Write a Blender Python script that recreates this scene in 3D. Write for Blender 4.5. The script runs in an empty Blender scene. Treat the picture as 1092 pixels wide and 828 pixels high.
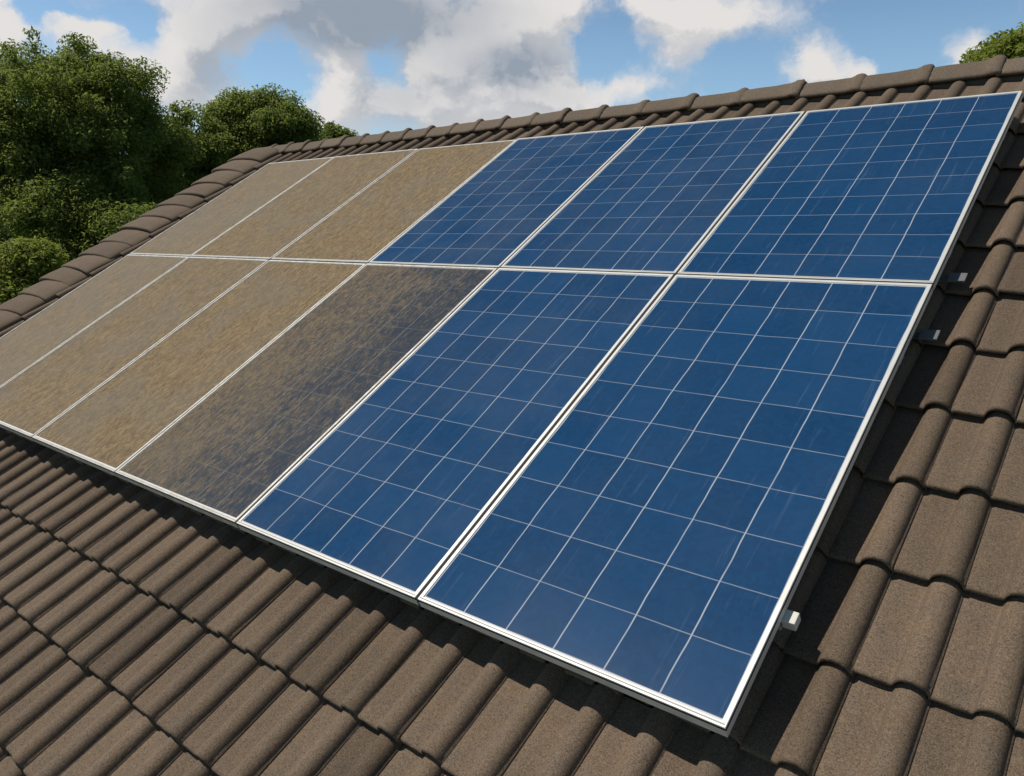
import bpy, bmesh, math, random
import numpy as np
from mathutils import Vector, Matrix

random.seed(7)
rng = np.random.default_rng(7)
S = bpy.context.scene
COL = S.collection
R = math.radians

# ------------------------------------------------------------------ roof frame
TH = R(30.517)                      # roof pitch
CT, ST = math.cos(TH), math.sin(TH)
Z0 = 3.7                            # height of the roof-frame origin above the ground
def P(u, v, n=0.0):                 # u along the eaves, v up the slope, n off the slope
    return Vector((u, v*CT - n*ST, Z0 + v*ST + n*CT))
ROOF_M = Matrix(((1, 0, 0, 0), (0, CT, -ST, 0), (0, ST, CT, Z0), (0, 0, 0, 1)))

# ------------------------------------------------------------------ camera
RC = np.array([[0.7683575651285852, 0.5513629854241262, -0.32500078525063725],
               [0.12338179050238779, -0.6258760392546876, -0.7701013681697578],
               [-0.6280155936613047, 0.5516140333500433, -0.5489247419522016]])
CP = (0.59984098, -0.70330038, 1.57879702)
def pdir(a): return Vector((a[0], a[1]*CT - a[2]*ST, a[1]*ST + a[2]*CT))
cx, cy, cz = pdir(RC[0]), -pdir(RC[1]), -pdir(RC[2])
CAM = P(*CP)
cam = bpy.data.objects.new('camera', bpy.data.cameras.new('camera'))
COL.objects.link(cam)
cam.matrix_world = Matrix(((cx.x, cy.x, cz.x, CAM.x), (cx.y, cy.y, cz.y, CAM.y), (cx.z, cy.z, cz.z, CAM.z), (0, 0, 0, 1)))
cam.data.sensor_fit = 'HORIZONTAL'; cam.data.sensor_width = 36
FPX = 842.935
cam.data.lens = 36*FPX/1092
cam.data.clip_start = 0.02; cam.data.clip_end = 5000
S.camera = cam
def ray(px, py):                    # direction of a photograph pixel in the world
    d = cx*(px-546) - cy*(py-414) - cz*FPX
    return d.normalized()
def azel(px, py):
    d = ray(px, py)
    return math.atan2(d.x, d.y), math.asin(d.z)

# ------------------------------------------------------------------ render look
S.render.engine = 'CYCLES'
S.view_settings.view_transform = 'Standard'; S.view_settings.look = 'None'
S.view_settings.exposure = -0.38; S.view_settings.gamma = 1
S.view_settings.use_curve_mapping = False

# ------------------------------------------------------------------ sun
sv = pdir((-0.50, 0.25, 1.0)).normalized()          # towards the sun
SUN_EL = math.asin(sv.z); SUN_AZ = math.atan2(sv.x, sv.y)
sl = bpy.data.lights.new('sun', 'SUN'); sl.energy = 5.0; sl.angle = R(0.53); sl.color = (1, .94, .84)
so = bpy.data.objects.new('sun', sl); COL.objects.link(so)
so.rotation_euler = (-sv).to_track_quat('-Z', 'Y').to_euler(); so.location = (-30, -20, 40)

# ------------------------------------------------------------------ node helpers
class NT:
    def __init__(s, tree): s.t = tree; s.n = tree.nodes; s.l = tree.links
    def new(s, typ, ins=None, **kw):
        nd = s.n.new(typ)
        for k, v in kw.items(): setattr(nd, k, v)
        for k, v in (ins or {}).items(): s.set(nd, k, v)
        return nd
    def set(s, nd, k, v):
        if isinstance(v, bpy.types.NodeSocket): s.l.new(v, nd.inputs[k])
        elif isinstance(v, bpy.types.Node): s.l.new(v.outputs[0], nd.inputs[k])
        else: nd.inputs[k].default_value = v
    def m(s, op, a, b=None, c=None, clamp=False):
        nd = s.n.new('ShaderNodeMath'); nd.operation = op; nd.use_clamp = clamp
        s.set(nd, 0, a)
        if b is not None: s.set(nd, 1, b)
        if c is not None: s.set(nd, 2, c)
        return nd.outputs[0]
    def vm(s, op, a, b=None):
        nd = s.n.new('ShaderNodeVectorMath'); nd.operation = op
        s.set(nd, 0, a)
        if b is not None: s.set(nd, 1, b)
        return nd.outputs['Value'] if op in ('LENGTH', 'DOT_PRODUCT') else nd.outputs[0]
    def mix(s, f, a, b, mode='MIX'):
        nd = s.n.new('ShaderNodeMix'); nd.data_type = 'RGBA'; nd.blend_type = mode
        s.set(nd, 0, f)
        for k, v in ((6, a), (7, b)):
            if isinstance(v, tuple) and len(v) == 3: v = (*v, 1)
            s.set(nd, k, v)
        return nd.outputs[2]
    def step(s, x, a, b, lo=0.0, hi=1.0):
        nd = s.n.new('ShaderNodeMapRange'); nd.interpolation_type = 'SMOOTHSTEP'
        s.set(nd, 0, x); s.set(nd, 1, a); s.set(nd, 2, b); s.set(nd, 3, lo); s.set(nd, 4, hi)
        return nd.outputs[0]
    def noise(s, vec, scale, detail=3, rough=.5, dist=0):
        nd = s.n.new('ShaderNodeTexNoise'); s.set(nd, 'Vector', vec); s.set(nd, 'Scale', scale)
        s.set(nd, 'Detail', detail); s.set(nd, 'Roughness', rough); s.set(nd, 'Distortion', dist)
        return nd
    def scale(s, vec, xyz): return s.vm('MULTIPLY', vec, xyz)

# ------------------------------------------------------------------ world: Nishita sky with cumulus clouds
w = bpy.data.worlds.new('World'); S.world = w; w.use_nodes = True
N = NT(w.node_tree); N.n.clear()

def cloud_group():
    g = bpy.data.node_groups.new('cloud_density', 'ShaderNodeTree')
    g.interface.new_socket('P', in_out='INPUT', socket_type='NodeSocketVector')
    g.interface.new_socket('Density', in_out='OUTPUT', socket_type='NodeSocketFloat')
    G = NT(g)
    gi = G.new('NodeGroupInput'); go = G.new('NodeGroupOutput')
    p0 = gi.outputs[0]
    wn = G.noise(p0, 16, 5, .6)
    warp = G.vm('MULTIPLY', G.vm('SUBTRACT', wn.outputs['Color'], (.5, .5, .5)), (.085, .060, 0))
    p = G.vm('ADD', p0, warp)
    # (px, py, rx, ry, amount): banks of cloud (+) and clear gaps (-), as directions in the sky
    blobs = [(190, 70, 75, 62, 1.0), (0, 30, 28, 40, .9), (90, 32, 34, 17, .95), (250, 10, 60, 38, .8),
             (380, 8, 130, 50, 1.0), (355, 100, 50, 40, .9), (470, 80, 75, 50, .9), (555, 55, 62, 62, 1.0),
             (580, 8, 40, 30, .9), (500, 122, 80, 28, .75), (655, 98, 42, 22, .75), (725, 30, 52, 40, .9),
             (800, 14, 62, 26, .6), (868, 66, 38, 30, 1.1), (926, 74, 20, 14, .9), (1025, 56, 34, 24, 1.0), (1000, 8, 30, 8, .3),
             (590, 110, 60, 30, .6), (690, 0, 40, 18, .7), (270, 110, 50, 30, .35), (1060, 0, 34, 7, .4),
             (295, 76, 42, 28, -1.15), (55, 14, 38, 9, -.7), (140, 14, 30, 22, -.9), (410, 68, 22, 26, -.8),
             (642, 50, 24, 48, -1.1), (790, 70, 35, 30, -.7), (965, 30, 75, 50, -.8), (150, 40, 16, 16, -.3)]
    tot = None
    for (x, y, rx, ry, a) in blobs:
        A, E_ = azel(x, y)
        A2, _ = azel(x+rx, y); _, E2 = azel(x, y-ry)
        d = G.vm('MULTIPLY', G.vm('SUBTRACT', p, (A, E_, 0)), (1/abs(A2-A), 1/abs(E2-E_), 0))
        q = G.vm('DOT_PRODUCT', d, d)
        e = G.m('MULTIPLY', G.m('POWER', 2.0, G.m('MULTIPLY', q, -1.3)), a)
        tot = e if tot is None else G.m('ADD', tot, e)
    # cloud cover over the rest of the sky
    big = G.noise(G.scale(p0, (1, 1.6, 1)), 2.2, 3, .5)
    A0, E0 = azel(546, 60)
    dd = G.vm('MULTIPLY', G.vm('SUBTRACT', p0, (A0, E0, 0)), (1/.95, 1/.42, 0))
    outside = G.step(G.vm('LENGTH', dd), .8, 1.15)
    tot = G.m('ADD', tot, G.m('MULTIPLY', outside, G.m('MULTIPLY', G.m('SUBTRACT', big.outputs[0], .62), 5)))
    n1 = G.noise(G.scale(p, (1, 1.3, 1)), 14, 7, .58)
    n2 = G.noise(G.scale(p, (1, 1.4, 1)), 42, 5, .6)
    tot = G.m('ADD', tot, G.m('MULTIPLY', G.m('SUBTRACT', n1.outputs[0], .5), 1.7))
    tot = G.m('ADD', tot, G.m('MULTIPLY', G.m('SUBTRACT', n2.outputs[0], .5), .55))
    G.l.new(tot, go.inputs[0])
    return g
cg = cloud_group()
tc = N.new('ShaderNodeTexCoord')
sep = N.new('ShaderNodeSeparateXYZ', {0: tc.outputs['Generated']})
nrm = N.vm('NORMALIZE', tc.outputs['Generated'])
sep = N.new('ShaderNodeSeparateXYZ', {0: nrm})
az = N.m('ARCTAN2', sep.outputs[0], sep.outputs[1]); el = N.m('ARCSINE', sep.outputs[2])
pv = N.new('ShaderNodeCombineXYZ', {0: az, 1: el}).outputs[0]
g1 = N.new('ShaderNodeGroup', node_tree=cg); N.set(g1, 0, pv)
g2 = N.new('ShaderNodeGroup', node_tree=cg); N.set(g2, 0, N.vm('ADD', pv, (-.012, .028, 0)))
d1, d2 = g1.outputs[0], g2.outputs[0]
mask = N.step(d1, -.02, .88)
mask = N.m('MULTIPLY', mask, N.step(el, -.02, .03))
relief = N.step(N.m('SUBTRACT', d1, d2), -.35, .38)
thick = N.step(d1, .9, 2.1)
def gblob(x, y, rx, ry, a):
    A, E_ = azel(x, y); A2, _ = azel(x+rx, y); _, E2 = azel(x, y-ry)
    wn = N.noise(pv, 16, 4, .55)
    q0 = N.vm('ADD', pv, N.vm('MULTIPLY', N.vm('SUBTRACT', wn.outputs['Color'], (.5, .5, .5)), (.08, .04, 0)))
    d = N.vm('MULTIPLY', N.vm('SUBTRACT', q0, (A, E_, 0)), (1/abs(A2-A), 1/abs(E2-E_), 0))
    return N.m('MULTIPLY', N.m('POWER', 2.0, N.m('MULTIPLY', N.vm('DOT_PRODUCT', d, d), -1.2)), a)
gray = gblob(390, 12, 125, 38, 1.05)
for b in ((545, 72, 50, 22, .75), (230, 75, 36, 36, .35), (430, 105, 45, 30, .4), (600, 105, 40, 14, .2)):
    gray = N.m('ADD', gray, gblob(*b))
shade = N.m('SUBTRACT', N.m('ADD', N.m('MULTIPLY', relief, .50), .60), N.m('ADD', N.m('MULTIPLY', gray, 1.15), N.m('MULTIPLY', thick, .12)), clamp=True)
ccol = N.mix(shade, (.39, .455, .55), (1.0, .97, .95))
ccol = N.mix(N.step(el, .32, .7, 0, .7), ccol, (.22, .25, .29))
sky = N.new('ShaderNodeTexSky', sky_type='NISHITA', sun_disc=False, sun_elevation=SUN_EL, sun_rotation=SUN_AZ,
            altitude=100, air_density=1.0, dust_density=.6, ozone_density=2.2)
skyv = N.vm('SCALE', N.mix(1.0, sky.outputs[0], (.95, 1.06, 1.08), 'MULTIPLY')); N.set(skyv.node, 3, N.step(el, .16, .55, .150, .045))
skyc = skyv
cc = N.mix(mask, skyc, ccol)
bg = N.new('ShaderNodeBackground', {'Color': N.mix(1.0, cc, (10, 10, 10), 'MULTIPLY'), 'Strength': 0.1})
N.new('ShaderNodeOutputWorld', {'Surface': bg.outputs[0]})

# ------------------------------------------------------------------ material helpers
def newmat(name):
    m = bpy.data.materials.new(name); m.use_nodes = True
    T = NT(m.node_tree); T.n.clear()
    b = T.new('ShaderNodeBsdfPrincipled'); o = T.new('ShaderNodeOutputMaterial', {'Surface': b.outputs[0]})
    T.coord = T.new('ShaderNodeTexCoord'); T.b = b; T.o = o
    return m, T
def bump(T, h, strength, dist, prev=None):
    nd = T.new('ShaderNodeBump', {'Height': h, 'Strength': strength, 'Distance': dist})
    if prev is not None: T.set(nd, 'Normal', prev)
    return nd.outputs[0]

def mat_tile(name, base=(.162, .115, .077)):
    m, T = newmat(name); c = T.coord.outputs['Object']
    g = T.noise(c, 300, 3, .75); g2 = T.noise(c, 110, 3, .7); big = T.noise(c, 2.2, 4, .6); med = T.noise(c, 14, 4, .6)
    at = T.new('ShaderNodeAttribute', attribute_name='tone')
    k = T.m('ADD', -.98, T.m('MULTIPLY', g.outputs[0], 2.95)); k = T.m('ADD', k, T.m('MULTIPLY', g2.outputs[0], .80))
    k = T.m('MULTIPLY', k, T.m('ADD', .66, T.m('MULTIPLY', big.outputs[0], .66)))
    k = T.m('MULTIPLY', k, T.m('ADD', .86, T.m('MULTIPLY', at.outputs['Fac'], .26)))
    col = T.mix(T.step(med.outputs[0], .35, .75), tuple(base), (base[0]*.88, base[1]*.93, base[2]*1.02))
    v = T.vm('SCALE', col); T.set(v.node, 3, k)
    gr = T.step(T.noise(c, 430, 2, .6).outputs[0], .58, .72)
    col = T.mix(T.m('MULTIPLY', gr, .45), v, (.36, .26, .17))
    lich = T.step(T.noise(c, 30, 5, .7).outputs[0], .66, .74)
    col = T.mix(T.m('MULTIPLY', lich, .25), col, (.05, .045, .038))
    T.set(T.b, 'Base Color', col); T.set(T.b, 'Roughness', .88); T.set(T.b, 'Specular IOR Level', .3)
    n = bump(T, g.outputs[0], .5, .0016); n = bump(T, g2.outputs[0], .45, .003, n); n = bump(T, med.outputs[0], .35, .004, n)
    T.set(T.b, 'Normal', n)
    return m
M_TILE = mat_tile('concrete_tile'); M_RIDGE = mat_tile('ridge_concrete', (.170, .126, .088))

def simple(name, col, rough=.6, metal=0, nscale=20, var=.15, bmp=.0):
    m, T = newmat(name); c = T.coord.outputs['Object']
    n = T.noise(c, nscale, 4, .6)
    k = T.m('ADD', 1-var/2, T.m('MULTIPLY', n.outputs[0], var))
    v = T.vm('SCALE', (*col,)); T.set(v.node, 3, k)
    T.set(T.b, 'Base Color', v); T.set(T.b, 'Roughness', rough); T.set(T.b, 'Metallic', metal)
    if bmp: T.set(T.b, 'Normal', bump(T, n.outputs[0], .5, bmp))
    return m
def mat_frame(nm='anodised_aluminium', dust=0):
    m, T = newmat(nm); c = T.coord.outputs['Object']
    n = T.noise(c, 9, 4, .65); f = T.noise(c, 160, 3, .6)
    col = T.mix(T.step(n.outputs[0], .35, .75), (.74, .73, .70), (.60, .59, .56))
    col = T.mix(T.m('MULTIPLY', T.step(f.outputs[0], .55, .8), .3), col, (.40, .36, .30))
    if dust: col = T.mix(T.m('MULTIPLY', T.step(T.noise(c, 24, 5, .7).outputs[0], .38, .62), dust), col, (.40, .32, .21))
    T.set(T.b, 'Base Color', col); T.set(T.b, 'Roughness', T.m('ADD', .34, T.m('MULTIPLY', n.outputs[0], .2)))
    T.set(T.b, 'Metallic', .25)
    return m
M_FRAME = mat_frame(); M_FRAME_D = mat_frame('dusty_aluminium', .55)
M_GALV = simple('galvanised_steel', (.15, .155, .16), .7, .1, 30, .3)
M_RAIL = simple('rail_aluminium', (.66, .65, .62), .4, .35, 30, .2)
M_BLACK = simple('black_parts_gap_shade', (.012, .012, .012), .8)  # black gutter and junction boxes; also painted shade in panel gaps and grooves
M_GROOVE = simple('groove_shade', (.44, .43, .40), .8)  # grey for the painted groove line on the lower flange

def mat_glass(name, w_, h_, margins, dirt, seed, clean_right=None, sheen=0.0, grey=0.0):
    """cells behind glass; margins = left,right,bottom,top pale backsheet border; dirt 0..1 = how much dust covers it"""
    m, T = newmat(name); c0 = T.coord.outputs['Object']
    wob = T.noise(T.vm('ADD', c0, (seed*3.1, seed*1.7, 0)), 5.5, 2, .5)
    c = T.vm('ADD', c0, T.vm('MULTIPLY', T.vm('SUBTRACT', wob.outputs['Color'], (.5, .5, .5)), (.010, .007, 0)))
    s0 = T.new('ShaderNodeSeparateXYZ', {0: c0}); s = T.new('ShaderNodeSeparateXYZ', {0: c})
    ml, mr, mb, mt = margins
    cw, ch = (w_-ml-mr)/6, (h_-mb-mt)/10
    x = T.m('DIVIDE', T.m('SUBTRACT', s.outputs[0], ml), cw); y = T.m('DIVIDE', T.m('SUBTRACT', s.outputs[1], mb), ch)
    fx = T.m('MULTIPLY', T.m('ABSOLUTE', T.m('SUBTRACT', x, T.m('ROUND', x))), cw)
    fy = T.m('MULTIPLY', T.m('ABSOLUTE', T.m('SUBTRACT', y, T.m('ROUND', y))), ch)
    lx = T.step(fx, .0012, .0024, 1, 0); ly = T.step(fy, .0009, .0019, 1, 0)
    fade = T.step(T.noise(T.vm('ADD', c0, (seed, 0, 0)), 6, 3, .6).outputs[0], .2, .6, .65, 1.0)
    line = T.m('MULTIPLY', T.m('MAXIMUM', lx, T.m('MULTIPLY', ly, .58)), fade)
    cell = T.new('ShaderNodeCombineXYZ', {0: T.m('FLOOR', x), 1: T.m('FLOOR', y), 2: seed*1.0}).outputs[0]
    wn = T.new('ShaderNodeTexWhiteNoise', {'Vector': cell}, noise_dimensions='3D')
    cry = T.new('ShaderNodeTexVoronoi', {'Vector': c0, 'Scale': 70.0})
    bl = T.mix(wn.outputs[0], (.0058, .043, .116), (.0092, .056, .146))
    bl = T.mix(T.m('MULTIPLY', T.new('ShaderNodeSeparateColor', {0: cry.outputs['Color']}).outputs[0], .34), bl, (.010, .070, .190))
    # faint vertical contact streaks inside the cells
    st = T.noise(T.scale(T.vm('ADD', c0, (seed*2.3, 0, 0)), (60, 3.2, 1)), 1, 3, .6, .6)
    stm = T.m('MULTIPLY', T.step(st.outputs[0], .58, .76), .12)
    bl = T.mix(stm, bl, (.22, .30, .42))
    col = T.mix(T.m('MULTIPLY', line, .85), bl, (.46, .50, .56))
    e = T.m('MINIMUM', T.m('SUBTRACT', s0.outputs[0], ml), T.m('SUBTRACT', w_-mr, s0.outputs[0]))
    e = T.m('MINIMUM', e, T.m('MINIMUM', T.m('SUBTRACT', s0.outputs[1], mb), T.m('SUBTRACT', h_-mt, s0.outputs[1])))
    bord = T.step(e, -.0008, .0008, 1, 0)
    col = T.mix(bord, col, (.74, .72, .70))
    # thin general film of dust, thicker towards the lower rail; sheen paints reflected haze
    film = T.noise(T.vm('ADD', c0, (0, seed, 3)), 2.5, 5, .65)
    edge = T.step(s0.outputs[1], .0, .05, .06, 0)
    fm = T.m('ADD', T.m('MULTIPLY', T.step(film.outputs[0], .25, .8), .03+sheen), T.m('MULTIPLY', edge, T.noise(c0, 30, 3).outputs[0]))
    fm = T.m('MULTIPLY', fm, T.m('SUBTRACT', 1.0, bord))
    col = T.mix(fm, col, (.36, .32, .27))
    rough = .16
    if dirt > 0:
        off = T.vm('ADD', c0, (seed*5.3, seed*2.9, seed))
        # streaks drawn down the slope, broken into smears
        a = T.noise(T.scale(off, (42, 13, 1) if not clean_right else (62, 24, 1)), 1, 8, .80, .6)
        b = T.noise(T.scale(off, (130, 42, 1)), 1, 5, .72, .5)
        d = T.noise(off, 2.6, 5, .6, .6)
        f = T.noise(off, 260, 3, .6)
        tan = T.mix(T.step(a.outputs[0], .41, .60), (.145, .107, .062), (.275, .203, .110))
        tan = T.mix(T.m('MULTIPLY', T.step(b.outputs[0], .50, .64), .6), tan, (.37, .25, .13))
        tan = T.mix(T.m('MULTIPLY', T.step(T.noise(T.scale(off, (30, 12, 2)), 1, 5, .7, 1.2).outputs[0], .52, .66), .7), tan, (.205, .125, .062))
        tan = T.mix(T.m('MULTIPLY', T.step(b.outputs[0], .49, .38), .62), tan, (.075, .066, .052))
        tan = T.mix(T.m('MULTIPLY', T.step(d.outputs[0], .40, .68), .38), tan, (.175, .160, .135))
        if grey: tan = T.mix(grey, tan, (.225, .200, .165))  # grazing-view sheen of the leftmost panels, mixed into the dust colour
        if clean_right: tan = T.mix(.20, tan, (.085, .070, .050))
        kk = T.m('ADD', .50, T.m('MULTIPLY', f.outputs[0], 1.0))
        tv = T.vm('SCALE', tan); T.set(tv.node, 3, kk)
        cov = T.m('ADD', dirt*1.0, T.m('ADD', T.m('MULTIPLY', T.m('SUBTRACT', a.outputs[0], .5), 2.9 if clean_right else .5),
                                   T.m('MULTIPLY', T.m('SUBTRACT', d.outputs[0], .5), 1.0 if clean_right else .3)))
        if clean_right:
            cov = T.m('SUBTRACT', cov, T.m('MULTIPLY', T.step(s0.outputs[0], 0.0, w_*1.0), clean_right))
        cm = T.m('MULTIPLY', T.step(cov, .10, .98 if clean_right else .85), T.m('SUBTRACT', 1.0, bord))
        cm = T.m('MULTIPLY', cm, .97 if not clean_right else .80)
        # under light dust the blue goes grey
        if clean_right:
            col = T.mix(T.m('SUBTRACT', .80, T.m('MULTIPLY', bord, .80)), col, (.040, .044, .048))
            col = T.mix(T.m('MULTIPLY', T.m('MAXIMUM', lx, T.m('MULTIPLY', ly, .35)), .30), col, (.30, .31, .32))
        col = T.mix(cm, col, tv)
        T.set(T.b, 'Roughness', T.m('ADD', .40, T.m('MULTIPLY', cm, .42)))
        T.set(T.b, 'Specular IOR Level', .10 if not clean_right else .06)
        T.set(T.b, 'Normal', bump(T, a.outputs[0], .25, .002))
    else:
        T.set(T.b, 'Roughness', T.m('ADD', .07, T.m('MULTIPLY', film.outputs[0], .05)))
        wv = T.noise(c0, 3.0, 2, .5)
        T.set(T.b, 'Normal', bump(T, wv.outputs[0], .10, .01))
        T.set(T.b, 'Specular IOR Level', .8)
    T.set(T.b, 'Base Color', col)
    return m

# ------------------------------------------------------------------ mesh helpers
def mesh(name, verts, faces, mat=None, smooth=False, mats=None, parent=None, link=True):
    me = bpy.data.meshes.new(name); me.from_pydata([tuple(v) for v in verts], [], faces); me.update()
    for x in (mats or ([mat] if mat else [])): me.materials.append(x)
    if smooth: me.polygons.foreach_set('use_smooth', [True]*len(me.polygons))
    o = bpy.data.objects.new(name, me); COL.objects.link(o)
    if parent: o.parent = parent
    return o
def tag(o, label=None, cat=None, group=None, kind=None):
    if label: o['label'] = label
    if cat: o['category'] = cat
    if group: o['group'] = group
    if kind: o['kind'] = kind
    return o
def empty(name, loc=(0, 0, 0), mw=None):
    o = bpy.data.objects.new(name, None); COL.objects.link(o); o.empty_display_size = .2
    if mw is not None: o.matrix_world = mw
    else: o.location = loc
    return o
class MB:
    def __init__(s): s.v = []; s.f = []
    def box(s, x0, x1, y0, y1, z0, z1):
        b = len(s.v)
        s.v += [(x0,y0,z0),(x1,y0,z0),(x1,y1,z0),(x0,y1,z0),(x0,y0,z1),(x1,y0,z1),(x1,y1,z1),(x0,y1,z1)]
        s.f += [tuple(b+i for i in q) for q in ((0,3,2,1),(4,5,6,7),(0,1,5,4),(1,2,6,5),(2,3,7,6),(3,0,4,7))]
    def loft(s, rings, closed=True, caps=False):
        b = len(s.v); n = len(rings[0])
        for r in rings: s.v += [tuple(p) for p in r]
        for i in range(len(rings)-1):
            for j in range(n if closed else n-1):
                k = (j+1) % n
                s.f.append((b+i*n+j, b+i*n+k, b+(i+1)*n+k, b+(i+1)*n+j))
        if caps:
            s.f.append(tuple(b+j for j in reversed(range(n)))); s.f.append(tuple(b+(len(rings)-1)*n+j for j in range(n)))
    def build(s, name, mat, parent=None, smooth=False, bevel=0):
        o = mesh(name, s.v, s.f, mat, smooth, parent=parent)
        if bevel:
            md = o.modifiers.new('bevel', 'BEVEL'); md.width = bevel; md.segments = 2; md.limit_method = 'ANGLE'
        return o
def tube_rings(pts, rad, n=8):
    out = []
    for i, p in enumerate(pts):
        p = Vector(p); a = Vector(pts[max(i-1, 0)]); b = Vector(pts[min(i+1, len(pts)-1)])
        t = (b-a).normalized(); x = t.orthogonal().normalized() if i == 0 else (X - t*X.dot(t)).normalized()
        X = x; y = t.cross(x)
        out.append([p + (x*math.cos(2*math.pi*k/n) + y*math.sin(2*math.pi*k/n))*rad[i] for k in range(n)])
    return out

# ------------------------------------------------------------------ ground
def mat_grass():
    m, T = newmat('meadow_grass'); c = T.coord.outputs['Object']
    a = T.noise(c, .35, 5, .6); b = T.noise(c, 9, 5, .7)
    col = T.mix(a.outputs[0], (.035, .065, .018), (.075, .105, .032)); col = T.mix(T.m('MULTIPLY', b.outputs[0], .6), col, (.03, .05, .014))
    T.set(T.b, 'Base Color', col); T.set(T.b, 'Roughness', .9); T.set(T.b, 'Normal', bump(T, b.outputs[0], .8, .06))
    return m
tag(mesh('ground', [(-1500, -1500, 0), (1500, -1500, 0), (1500, 1500, 0), (-1500, 1500, 0)], [(0, 1, 2, 3)], mat_grass()), kind='structure')

# ------------------------------------------------------------------ house
PITCH, GAUGE, NB = .156, .303, -.158
U0, U1 = -6.62, 4.0
V_EAVE, V_APEX = -2.45, 3.745
house = empty('house', (0, 0, 0)); tag(house, 'detached house whose brown concrete tiled roof carries the solar panels', 'house')

# flat pan, small fillet, then a nearly half-round roll whose right foot laps the next tile
PROF = [(-.055, .0012), (.0, .0046), (.12, .0034), (.24, .0018), (.34, .0006), (.43, .0), (.470, .0016)]
PROF += [(.71 + .220*math.cos(a), .0012 + .0035*(k_/12) + .0310*math.sin(a)**.95) for k_, a in [(k, math.pi*(1-k/12)) for k in range(1, 12)]]
PROF += [(.940, .0068), (.962, .0060), (.967, .001), (.969, -.008)]
def tile_slope(seed, u0, u1, vmin, vmax):
    r = np.random.default_rng(seed)
    V = []; F = []; tone = []
    pr = np.array(PROF); npf = len(pr)
    k0 = math.ceil((vmin+.01)/GAUGE)
    phase = .112 - .69*PITCH
    i0 = math.ceil((u0-phase)/PITCH); i1 = math.floor((u1-phase)/PITCH)
    for k in range(k0-1, 60):
        vk = k*GAUGE - .008
        if k == 0: vk = .036
        if k == k0-1: vk = vmin
        if vk > vmax-.22: break
        cw1 = r.normal(0, .003)
        for i in range(i0, i1):
            du, dv, dz = r.normal(0, .0014), cw1*.5 + r.normal(0, .0035), r.normal(0, .0016)
            tw = r.normal(0, .003); tn = r.random()
            if r.random() < .06: tn = -.45
            top = min(vk+GAUGE+.055, vmax) if vk+GAUGE+.22 < vmax else vmax
            L = top-vk
            # (dv, dz) rows from hidden back of the underside, round the nose, up the slope
            rows = [(.05, -.029), (.048, -.0145), (.0, -.0145), (-.002, -.0120), (-.0026, -.009), (-.001, -.004), (.003, -.001), (.010, 0), (L*.3, 0), (L*.62, 0), (L, 0)]
            b = len(V)
            uu = phase + i*PITCH + pr[:, 0]*PITCH + du
            for (rv, rz) in rows:
                s_ = max(rv, 0)/GAUGE
                zt = NB + .029*(1-s_) + rz + dz*(1-s_)
                wob = r.normal(0, .0006, npf) if rv <= .01 and rz > -.03 else 0
                hz = pr[:, 1]*(1.0) + zt + tw*(pr[:, 0]-.5)*(1-s_)
                vv = vk + rv + dv*(1-s_) + wob
                for a_, b_, c_ in zip(uu, np.broadcast_to(vv, uu.shape), hz): V.append((a_, b_, c_))
            for q in range(len(rows)-1):
                for j in range(npf-1):
                    F.append((b+q*npf+j, b+q*npf+j+1, b+(q+1)*npf+j+1, b+(q+1)*npf+j))
            tone += [tn]*(len(rows)*npf)
    return V, F, tone
def add_tone(me, tone):
    at = me.attributes.new('tone', 'FLOAT', 'POINT'); at.data.foreach_set('value', tone)
Vt, Ft, tone = tile_slope(3, U0, U1, V_EAVE, V_APEX-.02)
roof = mesh('roof', Vt, Ft, M_TILE, True, parent=house); add_tone(roof.data, tone)
roof.matrix_parent_inverse = Matrix(); roof.matrix_world = ROOF_M
roof['label'] = 'weathered brown concrete roof tiles with rolled profile'
# rear slope: the same tiling turned about the ridge
apex = P(0, V_APEX, NB)
rear = bpy.data.objects.new('rear_slope', roof.data); COL.objects.link(rear); rear.parent = roof
rot = Matrix.Translation((U0+U1, 2*apex.y, 0)) @ Matrix.Rotation(math.pi, 4, 'Z')
rear.matrix_world = rot @ ROOF_M
bpy.context.view_layer.update()
rear.matrix_parent_inverse = roof.matrix_world.inverted()
# roof deck under the tiles (closed wedge), soffit and walls
M_FELT = simple('roofing_felt', (.03, .028, .026), .9)
M_BRICK, T = newmat('brick_wall')
br = T.new('ShaderNodeTexBrick', {'Vector': T.new('ShaderNodeMapping', {'Vector': T.coord.outputs['Object'], 'Rotation': (R(90), 0, 0)}).outputs[0], 'Color1': (.28, .12, .07, 1), 'Color2': (.22, .10, .06, 1),
                                 'Mortar': (.35, .32, .28, 1), 'Scale': 1.0, 'Mortar Size': .006, 'Brick Width': .225, 'Row Height': .075})
T.set(T.b, 'Base Color', br.outputs[0]); T.set(T.b, 'Roughness', .9)
M_WHITE = simple('white_paint', (.75, .74, .71), .5)
ev = P(0, V_EAVE+.03, NB-.015); ap = P(0, V_APEX, NB-.015)
ye0, ze0, ya, za = ev.y, ev.z, ap.y, ap.z; ye1 = 2*ya-ye0
d = .10
deck = MB(); prof = [(ye0, ze0), (ya, za), (ye1, ze0), (ye1, ze0-d), (ya, za-d*1.16), (ye0, ze0-d)]
deck.loft([[(U0+.03, y, z) for y, z in prof], [(U1-.03, y, z) for y, z in prof]], caps=True)
deck.build('roof_deck', M_FELT, house)
wl = MB(); wy0, wy1 = ye0+.45, ye1-.45; wx0, wx1 = U0+.16, U1-.16
zt_ = ze0-d+(.45)*math.tan(TH)-.01
wp = [(wy0, 0), (wy1, 0), (wy1, zt_), (ya, za-d*1.16-.012), (wy0, zt_)]
wl.loft([[(wx0, y, z) for y, z in wp], [(wx1, y, z) for y, z in wp]], caps=True)
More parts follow.
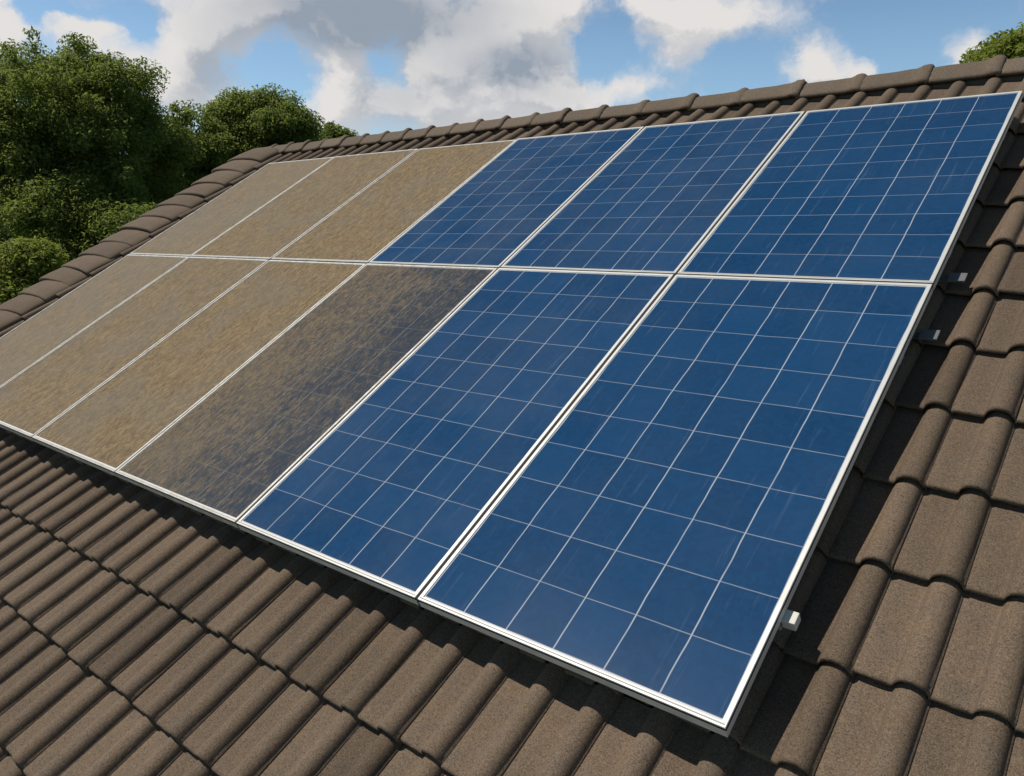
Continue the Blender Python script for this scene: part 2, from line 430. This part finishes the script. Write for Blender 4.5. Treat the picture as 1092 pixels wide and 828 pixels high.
wl.build('wall', M_BRICK, house)
for x0, x1 in ((U0+.005, U0+.028), (U1-.028, U1-.005)):
    bb = MB(); pp = [(ye0-.01, ze0+.005), (ya, za+.006), (ye1+.01, ze0+.005), (ye1+.01, ze0-.16), (ya, za-.19), (ye0-.01, ze0-.16)]
    bb.loft([[(x0, y, z) for y, z in pp], [(x1, y, z) for y, z in pp]], caps=True); bb.build('bargeboard', M_WHITE, house)
for yy, sg in ((ye0, -1), (ye1, 1)):
    fb = MB(); fb.box(U0+.04, U1-.04, *(sorted((yy+sg*.003, yy+sg*.028))), ze0-.16, ze0-.005); fb.build('fascia', M_WHITE, house)
    gt = MB(); rings = []
    for x in (U0+.02, U1-.02):
        ring = [(x, yy+sg*(.092+.055*math.cos(a)), ze0-.02+.055*math.sin(a)) for a in np.linspace(math.pi, 2*math.pi, 9)]
        ring += [(x, yy+sg*(.092+.051*math.cos(a)), ze0-.02+.051*math.sin(a)) for a in np.linspace(2*math.pi, math.pi, 9)]
        rings.append(ring)
    gt.loft(rings, caps=True); gt.build('gutter', M_BLACK, house, True)
# windows and a door on the front wall, and a window in the gable seen from the side
M_PANE = simple('window_glass', (.03, .04, .05), .06)
def window(x0, x1, z0, z1, y):
    f = MB(); t = .06
    f.box(x0, x1, y-.03, y+.04, z0, z0+t); f.box(x0, x1, y-.03, y+.04, z1-t, z1)
    f.box(x0, x0+t, y-.03, y+.04, z0+t, z1-t); f.box(x1-t, x1, y-.03, y+.04, z0+t, z1-t); xm = (x0+x1)/2
    f.box(xm-t/2, xm+t/2, y-.028, y+.04, z0+t, z1-t)
    o = f.build('window', M_WHITE, house)
    g = MB(); g.box(x0+t, x1-t, y-.01, y+.0, z0+t, z1-t); g.build('pane', M_PANE, o)
for xx in (-5.6, -3.4, 1.6): window(xx, xx+1.3, .75, 1.75, wy0)
dr = MB(); dr.box(-1.1, -.2, wy0-.03, wy0+.03, 0.02, 1.85); do = dr.build('door', simple('green_door', (.04, .09, .06), .4), house)
hd = MB(); hd.box(-.34, -.30, wy0-.08, wy0-.031, .9, 1.04); hd.build('handle', M_GALV, do)

# ridge tiles: each a separate capping with a raised collar at its right-hand end
def ridge_mesh(L, seed):
    r = np.random.default_rng(seed)
    xs = [-.01, .02, L*.25, L*.5, L*.70, L*.78, L*.83, L*.86, L*.90, L*.95, L*.99, L*1.02, L*1.035]
    rr = [0, .000, .0008, .0015, .003, .005, .0095, .0145, .019, .0205, .018, .011, .002]
    na = 21; V = []; F = []
    for x, e in zip(xs, rr):
        for j in range(na):
            t = -1 + 2*j/(na-1)
            # angular ridge with a rounded crown: distance s along each leg
            sy = t*(.104+e*.5)
            base = -(math.sqrt(sy*sy+.022**2)-.022)*math.tan(TH)*1.12
            crown = .026*(1-abs(t)**3)
            V.append((x + r.normal(0, .0012), sy, base + crown*1.0 + e*(1-.35*abs(t)) + .046 + r.normal(0, .0011)))
    n = len(xs)
    for i in range(n-1):
        for j in range(na-1): F.append((i*na+j, (i+1)*na+j, (i+1)*na+j+1, i*na+j+1))
    # inner skin so that the capping has thickness at its lower edges and its end
    off = len(V)
    for i in range(n):
        for j in range(na):
            x, y, z = V[i*na+j]; V.append((x, y*.93, z-.012))
    for i in range(n-1):
        F.append((i*na, off+i*na, off+(i+1)*na, (i+1)*na)); j = na-1
        F.append((i*na+j, (i+1)*na+j, off+(i+1)*na+j, off+i*na+j))
        for j in range(na-1): F.append((off+i*na+j, off+i*na+j+1, off+(i+1)*na+j+1, off+(i+1)*na+j))
    for j in range(na-1):
        i = n-1; F.append((i*na+j, off+i*na+j, off+i*na+j+1, i*na+j+1))
    return V, F
joints = [-6.60, -6.33, -6.06, -5.79, -5.52, -5.24, -4.96, -4.69, -4.42, -4.15, -3.88, -3.62, -3.36, -3.08, -2.80, -2.49, -2.17, -1.83, -1.50, -1.16, -.83, -.50, -.18]
while joints[-1] < U1-.2: joints.append(joints[-1]+.335)
rbase = P(0, V_APEX, NB)
for i in range(len(joints)-1):
    L = joints[i+1]-joints[i]
    Vr, Fr = ridge_mesh(L, i)
    o = mesh('ridge_tile', Vr, Fr, M_RIDGE, True, parent=roof)
    add_tone(o.data, [random.random()*.9]*len(Vr))
    mw = Matrix.Translation((joints[i], rbase.y, rbase.z + random.gauss(0, .0025))) @ Matrix.Rotation(random.gauss(0, .006), 4, 'Z') @ Matrix.Rotation(random.gauss(0, .006), 4, 'Y') @ Matrix.Rotation(random.gauss(0, .02), 4, 'X')
    o.matrix_world = mw; o.matrix_parent_inverse = ROOF_M.inverted()
    o.matrix_basis = mw
# mortar bedding under the ridge
mo = MB()
mo.loft([[(x, rbase.y-.070, rbase.z-.045), (x, rbase.y-.065, rbase.z-.005), (x, rbase.y, rbase.z+.03), (x, rbase.y+.065, rbase.z-.005), (x, rbase.y+.070, rbase.z-.045)] for x in (U0+.02, U1-.02)], closed=True, caps=True)
o = mo.build('ridge_mortar', simple('mortar', (.09, .08, .07), .95, 0, 60, .4, .004), roof); o.matrix_parent_inverse = ROOF_M.inverted()
# verge: half-round capping tiles lapped up the left gable edge, each over the one below
def verge_mesh(L, seed):
    r = np.random.default_rng(seed); V = []; F = []; na = 17
    rows = [(0.045, -.022, .90), (.04, -.020, .96), (.0, -.018, .99), (-.003, -.008, 1.0), (.002, -.001, 1.0), (.012, .0, 1.0), (L*.5, -.004, .99), (L+.05, -.017, .97)]
    for (y, dz, k) in rows:
        for j in range(na):
            a = math.pi*j/(na-1)
            V.append((-math.cos(a)*.30*k + r.normal(0, .0008), y + r.normal(0, .0012)*(y < .02), math.sin(a)**.55*.074 + dz*1.5 + .020))
    for i in range(len(rows)-1):
        for j in range(na-1): F.append((i*na+j, i*na+j+1, (i+1)*na+j+1, (i+1)*na+j))
    return V, F
vv = V_EAVE; q = 0
while vv < V_APEX-.12:
    Lq = .21+random.gauss(0, .016); Vr, Fr = verge_mesh(Lq, 900+q); q += 1
    o = mesh('verge_tile', Vr, Fr, M_TILE, True, parent=roof); add_tone(o.data, [random.random()*.9]*len(Vr))
    o.matrix_basis = Matrix.Translation((-6.44+random.gauss(0, .008), vv, NB+.020+random.gauss(0, .004))) @ Matrix.Rotation(random.gauss(0, .03), 4, 'Z') @ Matrix.Rotation(random.gauss(.03, .02), 4, 'Y')
    vv += Lq

# ------------------------------------------------------------------ solar panels
WS = [.922, .921, .945, .918, .962, .914]         # right to left
UX = [0]
for a in WS: UX.append(UX[-1]-a)
VY = [0, 1.66, 1.66+1.66*.897]
GAP = .010
FW = .0125; FT = .031
def frame_mesh(w_, h_, fb=0, fr=0):
    prof = [(FW, -.0065), (FW, -.0010), (FW-.0010, 0), (.0012, 0), (0, -.0012), (0, -.0045), (.0060, -.0050),
            (.0060, -.0115), (0, -.0120), (0, -.0125), (0, -FT), (.024, -FT), (.024, -FT+.002), (.0075, -FT+.002), (.0075, -.0065)]
    V = []; F = []; n = len(prof)
    for (i, z) in prof:
        k = max(0, (-z-.0125)/(FT-.0125)) if z < -.0125 else 0
        V += [(i, i-fb*k, z), (w_-i+fr*k, i-fb*k, z), (w_-i+fr*k, h_-i, z), (i, h_-i, z)]
    for a in range(n):
        b = (a+1) % n
        for c in range(4):
            d_ = (c+1) % 4
            F.append((a*4+c, b*4+c, b*4+d_, a*4+d_))
    return V, F
LAB = {
 (0, 0): 'clean blue solar panel at the lower right corner of the array, closest to the camera',
 (0, 1): 'clean blue solar panel of the lower row, right beside the half dirty streaked panel',
 (0, 2): 'half dirty solar panel, brown dust thinning to dark grey blue with faint cell lines',
 (0, 3): 'fully brown dusty solar panel, lower row, directly left of the half dirty streaked one',
 (0, 4): 'fully brown dusty solar panel, second from the left end of the lower row',
 (0, 5): 'greyish brown dusty solar panel at the lower left end of the array',
 (1, 0): 'clean blue solar panel at the upper right corner, just under the ridge tiles',
 (1, 1): 'clean blue solar panel in the middle of the three clean ones of the upper row',
 (1, 2): 'clean blue solar panel of the upper row, touching the brown dusty one',
 (1, 3): 'brown dusty solar panel of the upper row, touching the clean blue panel',
 (1, 4): 'brown dusty solar panel of the upper row, middle one of its three dusty panels',
 (1, 5): 'grey brown dusty solar panel at the upper left end, nearest the trees'}
for r_ in (0, 1):
    for c_ in range(6):
        x1, x0 = UX[c_]-(0 if c_ == 0 else GAP/2), UX[c_+1]+(GAP/2 if c_ < 5 else 0)
        y0, y1 = VY[r_]+(GAP/2 if r_ else 0), VY[r_+1]-(0 if r_ else GAP/2)
        w_, h_ = x1-x0, y1-y0
        dz = random.gauss(0, .0006)
        e = empty('solar_panel', mw=ROOF_M @ Matrix.Translation((x0, y0, dz)) @ Matrix.Rotation(random.gauss(0, .0008), 4, 'X') @ Matrix.Rotation(random.gauss(0, .0010), 4, 'Y') @ Matrix.Rotation(random.gauss(0, .0006), 4, 'Z'))
        tag(e, LAB[(r_, c_)], 'solar panel', 'solar panels in two rows on the tiled roof')
        V, F = frame_mesh(w_, h_,   .003 if r_ == 0 else 0, .001 if c_ == 0 else 0)
        fo = mesh('frame', V, F, mats=[M_FRAME_D if (r_ == 0 and c_ >= 2) or (r_ == 1 and c_ >= 3) else M_FRAME, M_BLACK], parent=e)
        for q in range(5*4, 8*4): fo.data.polygons[q].material_index = 1  # side groove faces coloured black for the shade inside the groove
        sm = MB(); sm.box(.004, w_-.004,   .0050, .0090, -.0010, .0008); sm.build('groove_line', M_GROOVE, fo)  # grey strip laid on the flange in place of a shaded groove
        gs = MB()
        if c_ > 0: gs.box(w_+.0006, w_+GAP-.0006, 0, h_, -.020, -.0016)
        if r_ == 0: gs.box(0, w_, h_+.0006, h_+GAP-.0006, -.020, -.0019)
        if gs.v: gs.build('gap_shade', M_BLACK, e)  # added black strips standing for the shade in the gaps between panels
        dirty = (r_ == 0 and c_ >= 2) or (r_ == 1 and c_ >= 3)
        half = (r_ == 0 and c_ == 2)
        mar = (FW+.002, FW+.001, FW+(.005 if r_ == 0 else .001), FW+.002 if r_ == 0 else FW+.001)
        if dirty and not half: mar = (FW+.001, FW+.001, FW+.006, FW+.001)
        mg = mat_glass('cells_behind_glass', w_, h_, mar, (1.0 if not half else .80) if dirty else 0, r_*7+c_*1.3+1, clean_right=.50 if half else None, sheen=(0, .035, .075)[min(c_, 2)], grey=(0, 0, 0, 0, .06, .30)[c_])
        g = MB(); g.box(FW-.006, w_-FW+.006, FW-.006, h_-FW+.006, -.0075, -.0030)
        go = g.build('glass', mg, e)
        if dirty: go['label'] = 'glass caked with brown dust' if not half else 'glass streaked with thinning brown dust'
        jb = MB(); jb.box(w_/2-.06, w_/2+.06, h_-.16, h_-.06, -.030, -.009); jb.build('junction_box', M_BLACK, e)

# mounting rails (C-section) running under each row, and the roof hooks that carry them
xL = UX[-1]+.02
for v_, uend, lab in ((.325, -.006, 'lowest aluminium rail, its bright sawn end sticking out beside the lower right panel'),
                (1.34, -.012, 'aluminium rail under the upper part of the lower row of panels'),
                (1.95, -.012, 'aluminium rail under the lower part of the upper row of panels'),
                (2.85, -.012, 'highest aluminium rail, below the ridge end of the upper row of panels')):
    rl = MB(); a, b, t = .020, .040, .003
    sec = [(-a, -b), (a, -b), (a, 0), (.006, 0), (.006, -t), (a-t, -t), (a-t, -b+t), (-a+t, -b+t), (-a+t, -t), (-.006, -t), (-.006, 0), (-a, 0)]
    rl.loft([[(x, s[0], s[1]) for s in sec] for x in (xL, uend)], caps=True)
    o = rl.build('mounting_rail', M_RAIL); o.matrix_world = ROOF_M @ Matrix.Translation((0, v_, -FT-.001))
    tag(o, lab, 'rail', 'rails carrying the solar panels')
    if v_ < .5:
        cp = MB(); cp.box(uend+.0035, uend+.036, -.017, .017, -.030, -.002); cp.build('end_clamp', simple('clamp_aluminium', (.70, .67, .60), .5), o, bevel=.002)
def hook(u, v, lab, w_=.045):
    h = MB()
    h.box(-.10, .055, -.016, .016, -.062, -.056)       # arm over the tile to the rail
    h.box(-.10, -.055, -.016, .016, -.056, -.040)
    o = h.build('roof_hook', M_GALV, bevel=.0015); o.matrix_world = ROOF_M @ Matrix.Translation((u, v, -.035))
    fl = MB(); fl.box(.004, .058, -.024, .024, -.0555, -.048); fl.build('hook_plate', M_GALV, o, bevel=.001)
    tag(o, lab, 'bracket', 'grey steel brackets in the shade beside the panels')
hook(-.006, 1.50, 'grey steel bracket in the shade beside the upper end of the lower right panel')
hook(.002, 1.83, 'grey steel bracket in the shade beside the joint between the two right panels')

# ------------------------------------------------------------------ trees
def mat_leaf(name, dark, light, trans=.35):
    m = bpy.data.materials.new(name); m.use_nodes = True; T = NT(m.node_tree); T.n.clear()
    geo = T.new('ShaderNodeNewGeometry'); tcn = T.new('ShaderNodeTexCoord')
    n = T.noise(tcn.outputs['Object'], .9, 3, .6)
    k = T.m('ADD', T.m('MULTIPLY', geo.outputs['Random Per Island'], .6), T.m('MULTIPLY', n.outputs[0], .5), clamp=True)
    col = T.mix(k, dark, light)
    p = T.new('ShaderNodeBsdfPrincipled', {'Base Color': col, 'Roughness': .55, 'Specular IOR Level': .35})
    t = T.new('ShaderNodeBsdfTranslucent', {'Color': T.mix(.5, col, (.24, .30, .05))})
    x = T.new('ShaderNodeMixShader', {0: trans, 1: p.outputs[0], 2: t.outputs[0]})
    T.new('ShaderNodeOutputMaterial', {'Surface': x.outputs[0]})
    return m
L_DARK = mat_leaf('leaf_dark', (.100, .150, .030), (.270, .320, .080), .62)
L_MID = mat_leaf('leaf_mid', (.115, .165, .034), (.280, .330, .085), .62)
L_LIGHT = mat_leaf('leaf_light', (.160, .200, .030), (.330, .360, .075), .58)
M_BARK = simple('bark', (.10, .08, .06), .95, 0, 12, .6, .02)

def leaves(cent, rads, counts, size, seed):
    """leaf-sized folded diamonds scattered in clumps: cent (n,3), rads (n), counts (n)"""
    r = np.random.default_rng(seed)
    idx = np.repeat(np.arange(len(cent)), counts); n = len(idx)
    d = r.normal(size=(n, 3)); d /= np.linalg.norm(d, axis=1)[:, None]
    rr = r.random(n)**.55
    c = cent[idx] + d*(rads[idx]*rr)[:, None]*np.array([1, 1, .8])
    # orientation: mostly facing up and outwards
    nn = r.normal(size=(n, 3))*.7 + d*.5 + np.array([0, 0, .6]); nn /= np.linalg.norm(nn, axis=1)[:, None]
    t = np.cross(nn, r.normal(size=(n, 3))); t /= np.linalg.norm(t, axis=1)[:, None]; b = np.cross(nn, t)
    s = size*(.6+.8*r.random(n))[:, None]; wd = s*(.36+.16*r.random(n))[:, None]
    droop = -nn*s*.22
    v = np.stack([c - t*s*.5 + droop*.6, c + b*wd*.5 - t*s*.05, c + t*s*.5 + droop, c - b*wd*.5 - t*s*.05, ], 1)
    # two triangles folded along the midrib
    V = v.reshape(-1, 3); base = np.arange(n)*4
    F = np.concatenate([np.stack([base, base+1, base+2], 1), np.stack([base, base+2, base+3], 1)], 0)
    return V, F
def fast_mesh(name, V, F, mat, parent):
    me = bpy.data.meshes.new(name); me.vertices.add(len(V)); me.vertices.foreach_set('co', V.astype(np.float32).ravel())
    me.loops.add(F.size); me.loops.foreach_set('vertex_index', F.astype(np.int32).ravel())
    me.polygons.add(len(F)); me.polygons.foreach_set('loop_start', (np.arange(len(F))*3).astype(np.int32))
    me.update(calc_edges=True); me.validate(); me.materials.append(mat)
    o = bpy.data.objects.new(name, me); COL.objects.link(o); o.parent = parent
    return o
def tree(name, px, py, dist, rpx_x, rpx_z, label, cat, mat, seed, nclump=120, per=330, size=.11, group=None, clump=.55, trunk_r=.22, lobes=5, sink=0.0):
    """px,py: photograph pixel of the crown's centre; dist: metres; r: crown radii in pixels at that distance"""
    r = np.random.default_rng(seed)
    dv = ray(px, py); dep = -dv.dot(cz)*dist
    ctr = CAM + dv*dist; rx = rpx_x/FPX*dep; rz = rpx_z/FPX*dep
    base = Vector((ctr.x, ctr.y, 0)); e = empty(name, base)
    tag(e, label, cat, group)
    C = np.array([0, 0, ctr.z])
    # a main mass with several lobes pushed outwards gives the uneven outline
    lob = [(C, rx*.80, rz*.84)]
    for k in range(lobes):
        a = r.uniform(0, 2*math.pi); h = r.uniform(-.4, .85); q = math.sqrt(max(0, 1-h*h))
        lob.append((C+np.array([math.cos(a)*q*rx*.62, math.sin(a)*q*rx*.62, h*rz*.60]), rx*r.uniform(.34, .5), rz*r.uniform(.30, .45)))
    # skirt of foliage lower down the trunk
    zb = max(ctr.z - rz*1.25, 1.3)
    lob.append((np.array([0, 0, zb]), rx*.78, max(.6, min(rz*.7, zb-.5))))
    if ctr.z-rz*2.2 > 1.2: lob.append((np.array([0, 0, (ctr.z-rz*2.1)]), rx*.66, rz*.6))
    pts = []; rad = []
    tries = int(nclump*1.3)
    for k in range(tries):
        Cc, ax, az_ = lob[0] if r.random() < .42 else lob[r.integers(1, len(lob))]
        d = r.normal(size=3); d /= np.linalg.norm(d)
        if d[2] < -.55: d[2] *= .5
        rr = r.uniform(.72, 1.03) if r.random() < .8 else r.uniform(.3, .7)
        p = Cc + d*np.array([ax, ax, az_])*rr
        if p[2] < .4: continue
        pts.append(p); rad.append(clump*r.uniform(.55, 1.2))
        if rr > .88 and r.random() < .7:          # twig tufts breaking the outline
            pts.append(Cc + d*np.array([ax, ax, az_])*(rr+r.uniform(.04, .20))); rad.append(clump*r.uniform(.25, .45))
    pts = np.array(pts); rad = np.array(rad)
    cnt = np.maximum(12, (per*(rad/clump)**2).astype(int))
    V, F = leaves(pts, rad, cnt, size, seed+1)
    fast_mesh('crown', V, F, mat, e)
    tb = MB(); H = max(ctr.z-rz*.1, .6)
    lean = r.normal(0, .15, 2)
    tp = [(lean[0]*t*t, lean[1]*t*t, H*t-.05*(t == 0)) for t in (0, .15, .35, .6, .8, 1)]
    tb.loft(tube_rings(tp, [trunk_r*1.35, trunk_r, trunk_r*.85, trunk_r*.65, trunk_r*.45, trunk_r*.25], 10), caps=True)
    for k in range(min(26, len(pts))):
        tgt = Vector(pts[r.integers(0, len(pts))]); t0 = r.uniform(.3, .9); st = Vector((lean[0]*t0*t0, lean[1]*t0*t0, H*t0))
        mid = (st+tgt)/2 + Vector(r.normal(0, .12, 3)) + Vector((0, 0, -.1*rz))
        q = trunk_r*.38*(1.1-t0)+.02
        tb.loft(tube_rings([st, mid, tgt], [q, q*.6, q*.15], 6), caps=True)
    tb.build('trunk', M_BARK, e, True)
    return e
TG = 'broadleaf trees beyond the left gable'
tree('broadleaf_tree', 62, 180, 26, 134, 140, 'tallest dark green broadleaf tree filling the left edge of the sky', 'tree', L_DARK, 11, 460, 620, .095, TG, .60, .3, 14)
tree('broadleaf_tree', 281, 152, 31, 58, 62, 'rounded green tree rising just above the left end of the ridge', 'tree', L_MID, 23, 150, 520, .11, TG, .6, .24, 6)
tree('broadleaf_tree', 352, 160, 36, 34, 33, 'small low green tree crown peeping over the ridge, right of the rounded tree', 'tree', L_MID, 31, 60, 330, .15, TG, .55, .18, 4)
tree('broadleaf_tree', 198, 186, 29, 54, 80, 'lower dark tree filling the gap between the tallest tree and the rounded tree', 'tree', L_DARK, 43, 120, 380, .13, TG, .6, .22, 5)
tree('broadleaf_tree', 120, 255, 23, 95, 75, 'broad dark tree low behind the left roof edge, under the tallest tree', 'tree', L_DARK, 47, 170, 460, .10, TG, .55, .22, 5)
tree('shrub', 12, 318, 17, 66, 66, 'bright green leafy shrub beside the left roof edge', 'shrub', L_LIGHT, 59, 120, 330, .085, None, .34, .07, 6)
tree('broadleaf_tree', 1128, 72, 24, 96, 54, 'sunlit light green tree behind the right end of the ridge', 'tree', L_LIGHT, 61, 110, 380, .12, None, .5, .2, 6)
# further woodland, filling what shows between the near crowns
for i, (px, py, dist, rx, rz, lab) in enumerate(((30, 250, 42, 70, 60, 'far dark tree behind the tallest tree at the left edge'),
                                                 (150, 235, 44, 70, 55, 'far dark tree behind the broad low tree'),
                                                 (235, 200, 46, 60, 40, 'far dark tree behind the rounded tree'))):
    tree('broadleaf_tree', px, py, dist, rx, rz, lab, 'tree', L_DARK, 80+i, 80, 260, .22, TG, .8, .25, 4)
